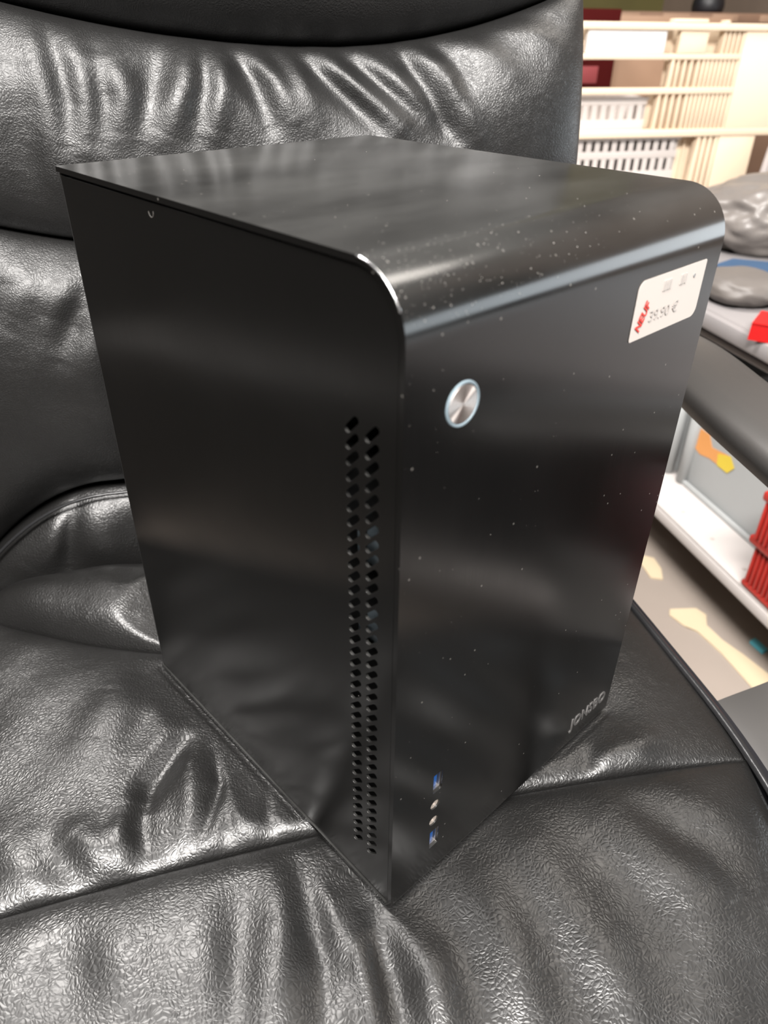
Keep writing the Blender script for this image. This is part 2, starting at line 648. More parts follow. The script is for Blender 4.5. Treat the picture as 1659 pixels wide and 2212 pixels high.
# inner lip that carries the panel, open box of dark steel
box('chassis', (0.0045, 0.040, TH + 0.002), (CW - 0.0045, CD - 0.004, CH - TH - 0.002), M_inner, case, bev=0.001)
box('rear_plate', (0.001, CD - 0.0035, TH + 0.0005), (CW - 0.001, CD - 0.0008, CH - TH - 0.0005), M_inner, case, bev=0.0005)
box('panel_groove', (0.003, CR, CH - TH - 0.010), (0.006, CD - 0.01, CH - TH - 0.0004), M_inner, case, bev=0)
# fan corner seen through the slots
bm = bmesh.new()
add_box(bm, (0.008, 0.008, 0.222), (0.030, 0.034, 0.236), 0.001)
add_box(bm, (0.010, 0.010, 0.190), (0.020, 0.018, 0.222), 0.001)
add_box(bm, (0.008, 0.008, 0.180), (0.030, 0.034, 0.188), 0.001)
link('fan_frame', bm_mesh(bm, 'fan_frame'), mat('fan_grey', (0.06, 0.075, 0.085), 0.3), case, angle=35)['label'] = 'grey fan frame behind the vent slots'

# power button: ring + radial brushed disc
bm = bmesh.new()
R0, R1 = BR - 0.0001, BR - 0.0013
n = 64
prof = [(R0, -0.003), (R0, 0.0003), (R0 - 0.0003, 0.0006), (R1 + 0.0002, 0.0006), (R1, 0.0002), (R1, -0.003)]
rings = [[bm.verts.new((BX + r * math.cos(2 * math.pi * k / n), -h, BZ + r * math.sin(2 * math.pi * k / n))) for r, h in prof] for k in range(n)]
for k in range(n):
    A, B = rings[k], rings[(k + 1) % n]
    for q in range(len(prof) - 1):
        bm.faces.new((A[q], A[q + 1], B[q + 1], B[q]))
btn = bpy.data.objects.new('power_button', None)
COL.objects.link(btn)
btn.parent = case
link('ring', bm_mesh(bm, 'ring'), M_ring, btn, angle=40)['label'] = 'pale grey-blue ring'
bm = bmesh.new()
prof = [(R1 - 0.0001, -0.002), (R1 - 0.0001, 0.0001), (R1 - 0.0003, 0.0004)]
cv = bm.verts.new((0, 0, 0.00042))
rings = [[bm.verts.new((r * math.cos(2 * math.pi * k / n), r * math.sin(2 * math.pi * k / n), h)) for r, h in prof] for k in range(n)]
for k in range(n):
    A, B = rings[k], rings[(k + 1) % n]
    for q in range(len(prof) - 1):
        bm.faces.new((A[q], B[q], B[q + 1], A[q + 1]))
    bm.faces.new((A[-1], B[-1], cv))
disc = link('disc', bm_mesh(bm, 'disc'), M_btn, btn)
disc.matrix_local = Matrix.Translation((BX, 0, BZ)) @ Matrix(((1, 0, 0, 0), (0, 0, -1, 0), (0, 1, 0, 0), (0, 0, 0, 1)))
disc['label'] = 'shiny radially brushed steel disc'

# ports
for kind, px, pz in ports:
    bm = bmesh.new()
    if kind == 'usb':
        oo = round_poly(px - 0.0033, pz - 0.0073, px + 0.0033, pz + 0.0073, 0.0006, 3)
        ii = round_poly(px - 0.0028, pz - 0.0062, px + 0.0027, pz + 0.0066, 0.0004, 3)
    else:
        oo = circ(px, pz, 0.0032, 32)
        ii = circ(px, pz, 0.0010, 32)
    rc_ = 0.0013 if kind == 'usb' else 0.0008
    ly = [(oo, 0.008), (oo, rc_), (ii, rc_), (ii, 0.008)]
    rr = [[bm.verts.new((x, y, z)) for x, z in P] for P, y in ly]
    for A, B in zip(rr, rr[1:]):
        for k in range(len(A)):
            j = (k + 1) % len(A)
            bm.faces.new((A[k], A[j], B[j], B[k]))
    if kind == 'usb':
        po = link('usb_port', bm_mesh(bm, 'usb_port'), M_steel, case, angle=35)
        box('tongue', (px - 0.0024, 0.0022, pz - 0.0060), (px + 0.0016, 0.009, pz + 0.0060), M_blue, po, bev=0.0003)['label'] = 'blue plastic tongue'
        bm = bmesh.new()
        add_box(bm, (px - 0.0027, 0.0075, pz - 0.0066), (px + 0.0027, 0.0085, pz + 0.0066))
        link('back_wall', bm_mesh(bm, 'back_wall'), M_blue, po)
    else:
        po = link('audio_jack', bm_mesh(bm, 'audio_jack'), M_jack, case, angle=35)

# shell emblem (raised metal lettering, lower right)
Mf = Matrix(((1, 0, 0, 0), (0, 0, -1, 0), (0, 1, 0, 0), (0, 0, 0, 1)))
text_mesh('maker_lettering', 'JONSBO', 0.0132, Matrix.Translation((0.1652, -0.0002, 0.0175)) @ Mf, M_logo, case, extrude=0.0003, space=1.06, sx=0.80, offset=0.0004)['label'] = 'small raised silver lettering'

# price label
pl = prism('price_label', round_poly(0.1398, 0.2932, 0.1995, 0.3203, [0.0012, 0.0045, 0.0012, 0.0045]), 0.0, 0.00018, M_paper, case, M=Mfront)
pl.location = (0, -0.0002, 0)
pl['label'] = 'white price sticker with red handwriting'
a = math.radians(63)
text_mesh('red_writing', 'NEUF', 0.0066, Matrix.Translation((0.1462, -0.0005, 0.2965)) @ Mf @ Matrix.Rotation(a, 4, 'Z'), M_red_ink, pl, 0.00004, space=1.0, sx=0.82, shear=0.15, offset=0.00020)['label'] = 'red handwritten word'
text_mesh('faded_price', '39.90 €', 0.0072, Matrix.Translation((0.1530, -0.0005, 0.3000)) @ Mf, M_faint_ink, pl, 0.00004, sx=1.15)['label'] = 'faded printed price'
bm = bmesh.new()
for (x, z, wd, ht) in [(0.161, 0.3125, 0.0005, 0.0045), (0.1623, 0.3125, 0.0008, 0.0045), (0.1642, 0.3125, 0.0004, 0.0045), (0.1655, 0.3125, 0.0009, 0.0045),
                       (0.1672, 0.3125, 0.0005, 0.0045), (0.176, 0.3125, 0.0005, 0.0045), (0.1772, 0.3125, 0.0009, 0.0045), (0.1790, 0.3125, 0.0004, 0.0045), (0.1805, 0.3125, 0.0008, 0.0045)]:
    add_box(bm, (x, -0.0006, z), (x + wd, -0.0002, z + ht))
link('faded_bars', bm_mesh(bm, 'faded_bars'), M_faint_ink, pl)
prism('ink_dot', circ(0.1893, 0.3144, 0.0009, 16), 0.0002, 0.0005, M_grey_ink, pl, M=Mfront)['label'] = 'grey ink dot'

# dust: specks lying on the bend and front, pale scratches on the side panel
rnd = random.Random(5)
bm = bmesh.new()


def speck(p, n, r):
    n = Vector(n).normalized()
    a_ = n.orthogonal().normalized()
    c = n.cross(a_)
    k0 = rnd.random() * 6
    vs = [bm.verts.new(Vector(p) + n * 0.00004 + (a_ * math.cos(k0 + q * 1.2566) + c * math.sin(k0 + q * 1.2566)) * r * (0.6 + 0.8 * rnd.random())) for q in range(5)]
    tp = bm.verts.new(Vector(p) + n * (0.00004 + r * 0.5))
    for q in range(5):
        bm.faces.new((vs[q], vs[(q + 1) % 5], tp))


for k in range(420):
    x = min(abs(rnd.gauss(0, 0.055)), CW - 0.002) + 0.001
    t = rnd.random()
    r = 0.00008 + 0.00016 * rnd.random() ** 3
    if t < 0.62:
        a = math.radians(90 + 80 * rnd.random())
        speck((x, CR + CR * math.cos(a), CH - CR + CR * math.sin(a)), (0, math.cos(a), math.sin(a)), r)
    elif t < 0.8:
        speck((rnd.random() * CW, CR + rnd.random() ** 2 * 0.2, CH), (0, 0, 1), r)
    else:
        speck((x, 0, 0.06 + rnd.random() * 0.26), (0, -1, 0), r * 0.8)
for k in range(70):
    speck((0.0009, 0.012 + rnd.random() * 0.21, 0.08 + rnd.random() * 0.25), (-1, 0, 0), 0.00007 + 0.00012 * rnd.random() ** 2)
o = link('dust_specks', bm_mesh(bm, 'dust_specks'), mat('dust', (0.30, 0.28, 0.26), 0.8), case)
o['kind'] = 'stuff'
bm = bmesh.new()
for y, z, dy, dz in ((0.101, 0.3435, -0.004, 0), (0.098, 0.3425, -0.004, 0), (0.084, 0.340, -0.005, 0), (0.078, 0.3395, -0.003, 0), (0.1375, 0.3110, -0.0006, 0), (0.1330, 0.3095, -0.0006, 0)):
    add_box(bm, (0.00085, min(y, y + dy), z), (0.00092, max(y, y + dy) + 0.0001, z + 0.00025), 0)
o = link('scratches', bm_mesh(bm, 'scratches'), mat('scratch', (0.12, 0.115, 0.11), 0.6), case)
o['kind'] = 'stuff'
hp = [(0.0008, 0.1592 - 0.0028 * math.cos(a_) * 0.8, 0.3430 - 0.0030 * math.sin(a_)) for a_ in [0.1 + 0.25 * q for q in range(12)]]
link('hair', tube_mesh('hair', hp, 0.00012, 5, up=(1, 0, 0)), mat('hair', (0.14, 0.13, 0.12), 0.7), case)['label'] = 'tiny pale curled hair stuck to the side panel'

# ------------------------------------------------------------------ the office chair
chair = thing('office_chair', 'black leather padded swivel chair with wrinkled cushions carrying the computer case', 'chair', (0, 0.1, 0))
CHO = Vector((0, 0.1, 0))


def wsum(X, Y, wr):
    D = np.zeros_like(X)
    for amp, wid, path in wr:
        best = np.full(X.shape, 1e9)
        fade = np.ones_like(X)
        L = [0]
        for a_, b_ in zip(path, path[1:]):
            L.append(L[-1] + math.dist(a_, b_))
        T = max(L[-1], 1e-6)
        for i, (a_, b_) in enumerate(zip(path, path[1:])):
            ax, ay = a_
            dx, dy = b_[0] - ax, b_[1] - ay
            l2 = dx * dx + dy * dy + 1e-12
            t = np.clip(((X - ax) * dx + (Y - ay) * dy) / l2, 0, 1)
            d = np.hypot(X - ax - t * dx, Y - ay - t * dy)
            s = (L[i] + t * (L[i + 1] - L[i])) / T
            k = d < best
            best = np.where(k, d, best)
            fade = np.where(k, s, fade)
        env = 0.35 + 0.65 * np.sin(np.pi * np.clip(fade * 0.85 + 0.12, 0, 1))
        D += amp * 0.0017 * env * np.exp(-(best / (wid * 0.00125)) ** 2)
    return D


def fnoise(X, Y, sc, amp, seed):
    r = np.random.RandomState(seed)
    D = np.zeros_like(X)
    for k in range(14):
        f = sc * (0.5 + r.rand() * 1.6)
        th = r.rand() * 6.283
        D += np.sin((X * math.cos(th) + Y * math.sin(th)) * f + r.rand() * 6.283) * (0.6 + 0.4 * r.rand())
    return D / 14 ** 0.5 * amp


C29, S29 = math.cos(math.radians(29)), math.sin(math.radians(29))


def pad(name, low, up, half, bulge, wr, plane, nu=260, nv=120, kx=6, kt=2.6, pw=0.55, ex=None, press=False, material=None, skirt=0.03, namp=0.0012, nsc=60):
    u = np.linspace(-1, 1, nu)
    t = np.linspace(0, 1, nv)
    U, T = np.meshgrid(u, t)
    xr = U * 0.26
    ly, lz = low(xr)
    uy, uz = up(xr)
    Y0 = ly + (uy - ly) * T
    Z0 = lz + (uz - lz) * T
    X0 = U * half(Y0, Z0)
    dy, dz = uy - ly, uz - lz
    ln = np.hypot(dy, dz)
    NY, NZ = -dz / ln, dy / ln
    eu = np.clip(1 - np.abs(U) ** kx, 0, 1) ** 0.5
    et = np.clip(1 - np.abs(2 * T - 1) ** kt, 0, 1) ** pw
    h = bulge * et * eu
    if ex is not None:
        h = h * ex(X0, Y0, Z0)
    Q = Y0 if plane == 1 else Z0
    soft = np.clip(et * 1.3, 0, 1) * np.clip(eu * 1.2, 0, 1)
    h = h + (wsum(X0, Q, wr) + fnoise(X0, Q, nsc, namp, len(name) + nv)) * soft
    PX, PY, PZ = X0, Y0 + NY * h, Z0 + NZ * h
    if press:
        lx = PX * C29 + PY * S29
        lyy = -PX * S29 + PY * C29
        ddx = np.maximum(np.maximum(-lx, lx - CW), 0)
        ddy = np.maximum(np.maximum(-lyy, lyy - CD), 0)
        dist = np.hypot(ddx, ddy)
        dep = 0.0016
        lim = BASE_Z - dep + 0.14 * np.maximum(dist - 0.004, 0) + 6.0 * np.maximum(dist - 0.010, 0) ** 2
        k = 700.0
        PZ = BASE_Z - np.log(np.exp(-k * (PZ - BASE_Z)) + np.exp(-k * (lim - BASE_Z))) / k
        PZ = np.where(dist < 0.003, np.minimum(PZ, BASE_Z - 0.0008 - dep), PZ)
    co = np.stack([PX, PY, PZ], -1).reshape(-1, 3)
    idx = np.arange(nu * nv).reshape(nv, nu)
    q = np.stack([idx[:-1, :-1], idx[:-1, 1:], idx[1:, 1:], idx[1:, :-1]], -1).reshape(-1, 4)
    # skirt + back
    b_ = np.concatenate([idx[0, :-1], idx[:-1, -1], idx[-1, :0:-1], idx[:0:-1, 0]])
    NYf, NZf = NY.reshape(-1), NZ.reshape(-1)
    sk = co[b_].copy()
    sk[:, 1] -= NYf[b_] * skirt
    sk[:, 2] -= NZf[b_] * skirt
    n0 = len(co)
    nb = len(b_)
    co = np.concatenate([co, sk])
    j = np.arange(nb)
    j2 = (j + 1) % nb
    qs = np.stack([b_[j2], b_[j], n0 + j, n0 + j2], -1)
    faces = np.concatenate([q, qs])
    me = bpy.data.meshes.new(name)
    nf = len(faces)
    me.vertices.add(len(co))
    me.vertices.foreach_set('co', (co - np.array(CHO)).astype(np.float32).ravel())
    me.loops.add(nf * 4 + nb)
    me.polygons.add(nf + 1)
    me.loops.foreach_set('vertex_index', np.concatenate([faces.ravel(), n0 + j[::-1]]).astype(np.int32))
    me.polygons.foreach_set('loop_start', np.concatenate([np.arange(nf) * 4, [nf * 4]]).astype(np.int32))
    me.update(calc_edges=True)
    me.validate()
    return link(name, me, material or M_leather, chair, smooth=True)


def c_(v):
    return lambda x: (np.full_like(x, v[0]), np.full_like(x, v[1]))


def seat_half(Y, Z):
    return np.where(Y < 0.11, 0.269 - 0.9 * (Y - 0.11) ** 2, 0.269 - 0.04 * (Y - 0.11) ** 2)


def y_s1(x):
    return 0.061 - 0.2 * x ** 2


def y_s2(x):
    return 0.222 + 1.45 * x ** 2


def zB(x):
    return 0.547 - 6.1 * np.maximum(0, np.abs(x) - 0.14) ** 2


def zC(x):
    return 0.735 + 0.6 * x ** 2


def zD(x):
    return 0.868 + np.where(x < 0.05, 0.5, 0.95) * (x - 0.05) ** 2


WB = [(3, 9, [(-0.142, 0.878), (-0.139, 0.856), (-0.138, 0.827), (-0.145, 0.791)]), (-3, 6, [(-0.137, 0.881), (-0.133, 0.856), (-0.13, 0.83), (-0.133, 0.806)]), (3, 8, [(-0.122, 0.868), (-0.114, 0.85), (-0.115, 0.827), (-0.122, 0.806)]), (-2.5, 6, [(-0.108, 0.858), (-0.107, 0.83), (-0.113, 0.809)]), (3, 8, [(-0.099, 0.853), (-0.091, 0.835), (-0.095, 0.811)]), (-3, 10, [(-0.062, 0.863), (-0.075, 0.835), (-0.088, 0.808)]), (4, 9, [(-0.046, 0.866), (-0.054, 0.842), (-0.07, 0.811)]), (-2.5, 6, [(-0.038, 0.861), (-0.038, 0.837), (-0.048, 0.81)]), (3, 7, [(-0.026, 0.858), (-0.029, 0.837), (-0.037, 0.813)]), (-3.5, 6, [(-0.019, 0.865), (-0.006, 0.842), (0.003, 0.815)]), (3, 6, [(-0.008, 0.864), (0.01, 0.845), (0.02, 0.82)]), (-1.5, 5, [(0.008, 0.866), (0.02, 0.845)]), (2, 6, [(0.016, 0.866), (0.029, 0.842), (0.036, 0.817)]), (-3.5, 6, [(0.027, 0.864), (0.043, 0.845), (0.07, 0.822), (0.08, 0.813)]), (3.5, 6, [(0.042, 0.864), (0.063, 0.845), (0.084, 0.826), (0.097, 0.813)]), (-3.5, 6, [(0.059, 0.868), (0.065, 0.856), (0.095, 0.833), (0.127, 0.81)]), (3, 6, [(0.075, 0.862), (0.093, 0.844), (0.119, 0.821)]), (-3, 5, [(0.101, 0.868), (0.111, 0.847), (0.126, 0.824), (0.139, 0.804)]), (3, 6, [(0.109, 0.868), (0.132, 0.85), (0.144, 0.83), (0.157, 0.806)]), (-2.5, 6, [(0.123, 0.871), (0.146, 0.847), (0.148, 0.83)]), (2.5, 7, [(0.145, 0.875), (0.168, 0.858), (0.182, 0.847)]), (-3, 6, [(0.149, 0.88), (0.189, 0.889), (0.218, 0.883)]), (2, 7, [(0.17, 0.881), (0.202, 0.876), (0.22, 0.864)]), (-2, 10, [(-0.161, 0.823), (-0.161, 0.791), (-0.167, 0.773)])]
WC = [(3, 12, [(-0.192, 0.743), (-0.178, 0.727), (-0.197, 0.698)]), (3, 10, [(-0.145, 0.734), (-0.164, 0.702)]), (-3, 9, [(-0.144, 0.715), (-0.164, 0.674)]), (2, 14, [(-0.14, 0.693), (-0.152, 0.635)])]
WL = [(3, 12, [(-0.197, 0.526), (-0.226, 0.481)]), (-3, 7, [(-0.185, 0.539), (-0.202, 0.482)]), (2, 14, [(-0.164, 0.536), (-0.168, 0.476)])]
WS = [(3, 10, [(-0.06, 0.042), (-0.058, 0.016), (-0.067, -0.016), (-0.072, -0.04)]), (1.5, 12, [(-0.103, 0.035), (-0.105, -0.032)]), (-1.5, 8, [(-0.082, 0.03), (-0.088, -0.036)]), (-3, 7, [(-0.047, 0.041), (-0.042, -0.013), (-0.046, -0.046)]), (2, 6, [(-0.029, 0.02), (-0.026, -0.017), (-0.037, -0.048)]), (-2, 5, [(-0.024, 0.024), (-0.024, -0.003), (-0.031, -0.05)]), (3.5, 6, [(-0.021, 0.015), (-0.02, -0.028), (-0.021, -0.052)]), (-4, 9, [(-0.012, 0.008), (-0.006, -0.031), (-0.006, -0.062)]), (4, 10, [(0.001, -0.005), (0.013, -0.026), (0.013, -0.064)]), (-3, 10, [(0.024, 0.002), (0.035, -0.029), (0.032, -0.065)]), (3, 9, [(0.057, 0.01), (0.057, -0.027), (0.061, -0.066)]), (-3, 10, [(0.071, 0.016), (0.086, -0.029), (0.087, -0.079)]), (3.5, 9, [(0.093, 0.02), (0.098, -0.022), (0.11, -0.062)]), (-3, 10, [(0.126, 0.024), (0.14, -0.024), (0.141, -0.055)]), (3.5, 9, [(0.153, 0.028), (0.166, -0.004), (0.181, -0.025)]), (-1.5, 8, [(0.181, 0.025), (0.199, -0.003), (0.205, -0.026)]), (1.5, 9, [(0.191, 0.036), (0.209, 0.018), (0.228, -0.003)]), (-1.5, 12, [(-0.179, 0.038), (-0.156, -0.019)]), (1.5, 14, [(-0.148, 0.038), (-0.134, -0.025)])]
WM = [(3.5, 6, [(-0.08, 0.144), (-0.078, 0.108), (-0.089, 0.073), (-0.099, 0.06)]), (-3, 5, [(-0.087, 0.133), (-0.085, 0.106), (-0.096, 0.075)]), (-4, 8, [(-0.108, 0.146), (-0.129, 0.117), (-0.138, 0.095), (-0.137, 0.06)]), (3.5, 7, [(-0.14, 0.102), (-0.145, 0.084), (-0.141, 0.061)]), (2.5, 8, [(-0.102, 0.122), (-0.107, 0.074)]), (3.5, 8, [(-0.065, 0.113), (-0.073, 0.079), (-0.071, 0.066)]), (-3, 5, [(-0.08, 0.101), (-0.086, 0.069)]), (-3.5, 6, [(-0.059, 0.1), (-0.057, 0.066)]), (3.5, 7, [(-0.052, 0.084), (-0.05, 0.067)]), (3, 14, [(-0.216, 0.092), (-0.198, 0.072), (-0.183, 0.052)]), (3, 9, [(-0.172, 0.087), (-0.153, 0.064), (-0.146, 0.054)]), (-2.5, 9, [(-0.189, 0.079), (-0.163, 0.05)]), (2, 15, [(-0.156, 0.201), (-0.169, 0.161)]), (-1.5, 10, [(-0.13, 0.186), (-0.144, 0.139)]), (3, 8, [(0.185, 0.093), (0.162, 0.062)]), (2, 9, [(0.202, 0.072), (0.175, 0.055)]), (-2, 6, [(0.168, 0.08), (0.148, 0.061)])]
WA = [(-1.5, 12, [(-0.150, 0.290), (-0.143, 0.312)])]

WS = [(a_ * (0.62 if p_[0][0] > 0.02 else 0.9), w_ * (1.5 if p_[0][0] > 0.02 else 1.15), p_) for a_, w_, p_ in WS]
WB = [(a_ * 0.85, w_ * 1.15, p_) for a_, w_, p_ in WB]
pad('front_cushion', c_((-0.28, 0.395)), lambda x: (y_s1(x), np.full_like(x, 0.460)), seat_half, 0.0235, WS, 1, 380, 240, kt=3.0, press=True)
pad('seat_cushion', lambda x: (y_s1(x) + 0.0005, np.full_like(x, 0.4600)), lambda x: (y_s2(x), np.full_like(x, 0.462)), seat_half, 0.0125, WM, 1, 360, 160, kt=5, press=True)
pad('rear_cushion', lambda x: (y_s2(x) + 0.0005, np.full_like(x, 0.462)), c_((0.350, 0.452)), seat_half, 0.045, WA, 1, 240, 90, kt=2.0, press=True)
def BH(Y, Z):
    q = np.clip((0.765 - Z) / 0.10, 0, 1)
    return 0.252 + 0.040 * q * q * (3 - 2 * q)


pad('lower_back_cushion', c_((0.380, 0.43)), lambda x: (np.full_like(x, 0.386), zB(x)), BH, 0.030, WL, 0, 240, 100, kt=2.6, kx=10)
pad('lumbar_cushion', lambda x: (np.full_like(x, 0.387), zB(x) + 0.0005), lambda x: (np.full_like(x, 0.388), zC(x)), BH, 0.045, WC, 0, 300, 180, kt=2.4, kx=10, material=M_leather_back)
pad('upper_back_cushion', lambda x: (np.full_like(x, 0.388), zC(x) + 0.0005), lambda x: (np.full_like(x, 0.420), zD(x)), BH, 0.033, WB, 0, 420, 200, kt=2.4, kx=12, material=M_leather_back)
pad('headrest_cushion', lambda x: (np.full_like(x, 0.421), zD(x) + 0.0005), c_((0.52, 1.20)), BH, 0.085, [], 0, 200, 140, kt=2.2, kx=3.0, material=M_leather_head)


def chp(p):
    return Vector(p) - CHO


# backrest shell, right/left piping
prof_yz = [(0.360, 0.42), (0.388, 0.50), (0.392, 0.62), (0.392, 0.74), (0.408, 0.82), (0.424, 0.88), (0.455, 0.98), (0.50, 1.10), (0.53, 1.22)]
sp_ = spline([(0, y, z) for y, z in prof_yz], 6)
bm = bmesh.new()
ringsb = []
for p in sp_:
    z = p.z
    hw = float(BH(0, np.array(z))) + 0.0055
    r = []
    for (sx, dy) in [(-1, -0.004), (-0.985, -0.008), (0.985, -0.008), (1, -0.004), (1.0, 0.018), (0.9, 0.040), (-0.9, 0.040), (-1.0, 0.018)]:
        r.append(bm.verts.new(chp((sx * hw, p.y + dy + 0.010, z))))
    ringsb.append(r)
for A, B in zip(ringsb, ringsb[1:]):
    for k in range(8):
        bm.faces.new((A[k], A[(k + 1) % 8], B[(k + 1) % 8], B[k]))
bm.faces.new(ringsb[0][::-1])
bm.faces.new(ringsb[-1])
link('back_shell', bm_mesh(bm, 'back_shell'), M_trim, chair, angle=40)
for s in (-1, 1):
    link('piping', tube_mesh('piping', [chp((s * (float(BH(0, np.array(p.z))) + 0.0015), p.y - 0.001, p.z)) for p in sp_], 0.0028, 8, up=(1, 0, 0)), M_piping, chair, smooth=True)
xx = np.linspace(-0.285, 0.285, 60)
link('seam_bead', tube_mesh('seam_bead', [chp((float(x), 0.361, float(zB(np.array(x * 0.89))) - 0.0010)) for x in xx], 0.0014, 8), M_piping, chair, smooth=True)
# seat shell + piping around the seat edge
ys = np.linspace(-0.28, 0.37, 40)
rim = [(float(seat_half(np.array(y), 0)), float(y), 0.395 + 0.065 * min(1, (y + 0.28) / 0.30) ** 0.7) for y in ys]
for s in (-1, 1):
    link('seat_piping', tube_mesh('seat_piping', [chp((s * (x + 0.0015), y, z + 0.003)) for x, y, z in rim], 0.0030, 8), M_piping, chair, smooth=True)
    link('seat_rim', tube_mesh('seat_rim', [chp((s * (x + 0.010), y, z - 0.016)) for x, y, z in rim], 0, prof=[(-0.006, -0.02), (0.005, -0.02), (0.006, 0.008), (0.002, 0.014), (-0.003, 0.014), (-0.006, 0.008)]), M_trim, chair, angle=40)
bm = bmesh.new()
top = [bm.verts.new(chp((x, y, z - 0.020))) for x, y, z in rim] + [bm.verts.new(chp((-x, y, z - 0.020))) for x, y, z in rim[::-1]]
bot = [bm.verts.new(v.co - Vector((v.co.x * 0.12, 0, 0.04))) for v in top]
bm.faces.new(top)
bm.faces.new(bot[::-1])
for i in range(len(top)):
    j = (i + 1) % len(top)
    bm.faces.new((top[i], bot[i], bot[j], top[j]))
link('seat_pan', bm_mesh(bm, 'seat_pan'), M_trim, chair)


def armrest(s):
    # pad: thick rounded bar running fore-aft, tapering and toeing in toward the front
    path = spline([(0.385, 0.445, 0.622), (0.378, 0.36, 0.628), (0.362, 0.26, 0.629), (0.350, 0.15, 0.629), (0.343, 0.03, 0.624), (0.345, -0.06, 0.606)], 6)
    pr = [(-0.036, -0.022), (0.030, -0.024), (0.037, -0.012), (0.0375, -0.003), (0.034, 0.003), (0.018, 0.0065), (-0.018, 0.0065), (-0.034, 0.003), (-0.0385, -0.003), (-0.0385, -0.012)]
    bm = bmesh.new()
    rg = []
    n = len(path)
    for i, p in enumerate(path):
        a_ = path[max(0, i - 1)]
        c = path[min(n - 1, i + 1)]
        t = (c - a_).normalized()
        sd = t.cross(Vector((0, 0, 1))).normalized()
        e = min(i, n - 1 - i)
        k = min(1, 0.55 + 0.15 * e)
        rg.append([bm.verts.new(chp((s * (p + sd * q[0] * k).x, (p + sd * q[0] * k).y, p.z + q[1] * (0.7 + 0.3 * k)))) for q in pr])
    for A, B in zip(rg, rg[1:]):
        for j in range(len(pr)):
            f = (A[j], A[(j + 1) % len(pr)], B[(j + 1) % len(pr)], B[j])
            bm.faces.new(f)
    bm.faces.new(rg[0][::-1])
    bm.faces.new(rg[-1])
    link('arm_pad', bm_mesh(bm, 'arm_pad'), M_arm, chair, angle=50)
    # bracket: flat band from under the seat outwards and up to the pad
    pth = spline([(0.20, 0.085, 0.405), (0.262, 0.085, 0.413), (0.300, 0.085, 0.428), (0.345, 0.085, 0.440), (0.385, 0.080, 0.462), (0.402, 0.07, 0.50), (0.398, 0.06, 0.56), (0.372, 0.055, 0.612)], 6)
    prf = [(-0.034, -0.007), (0.034, -0.007), (0.037, 0.0), (0.034, 0.006), (0.0, 0.009), (-0.034, 0.006), (-0.037, 0.0)]
    bm = bmesh.new()
    rg = []
    for i, p in enumerate(pth):
        a_ = pth[max(0, i - 1)]
        c = pth[min(len(pth) - 1, i + 1)]
        t = (c - a_).normalized()
        nn = Vector((0, 1, 0)).cross(t) * -1
        rg.append([bm.verts.new(chp((s * (p.x + nn.x * q[1]), p.y + q[0], p.z + nn.z * q[1]))) for q in prf])
    for A, B in zip(rg, rg[1:]):
        for j in range(len(prf)):
            bm.faces.new((A[j], A[(j + 1) % len(prf)], B[(j + 1) % len(prf)], B[j]))
    bm.faces.new(rg[0][::-1])
    bm.faces.new(rg[-1])
    link('arm_bracket', bm_mesh(bm, 'arm_bracket'), M_arm, chair, angle=50)


armrest(1)
armrest(-1)
# pedestal
link('gas_column', tube_mesh('gas_column', [(0, 0, 0.10), (0, 0, 0.25), (0, 0, 0.2501), (0, 0, 0.40)], [0.028, 0.028, 0.018, 0.018], 20, up=(0, 1, 0)), M_trim, chair, smooth=True)
box('tilt_mechanism', (-0.09, -0.12, 0.36), (0.09, 0.12, 0.405), M_trim, chair, 0.01)
box('back_bar', (-0.035, 0.05, 0.375), (0.035, 0.32, 0.395), M_trim, chair, 0.005)
box('back_upright', (-0.035, 0.305, 0.375), (0.035, 0.325, 0.60), M_trim, chair, 0.005)
for k in range(5):
    a = math.radians(18 + 72 * k)
    d = Vector((math.cos(a), math.sin(a), 0))
    link('base_leg', tube_mesh('base_leg', [d * 0.02 + Vector((0, 0, 0.105)), d * 0.15 + Vector((0, 0, 0.10)), d * 0.28 + Vector((0, 0, 0.075))], 0, prof=[(-0.022, -0.012), (0.022, -0.012), (0.018, 0.012), (-0.018, 0.012)]), M_trim, chair)
    s = Vector((-d.y, d.x, 0))
    link('caster', tube_mesh('caster', [d * 0.27 + Vector((0, 0, 0.0285)) - s * 0.024, d * 0.27 + Vector((0, 0, 0.0285)) + s * 0.024], 0.0285, 18), M_trim, chair, angle=40)

# ------------------------------------------------------------------ storage rack on the right
rack = thing('storage_rack', 'pale grey metal shelving rack along the right holding bins and crates', 'rack', (1.03, 1.0, 0))
RO = Vector((1.03, 1.0, 0))
X0, X1, Y0, Y1 = 0.726, 1.50, -1.00, 2.10


def rbox(name, lo, hi, m_, bev=0.002, parent=None):
    return box(name, tuple(Vector(lo) - RO), tuple(Vector(hi) - RO), m_, parent or rack, bev)


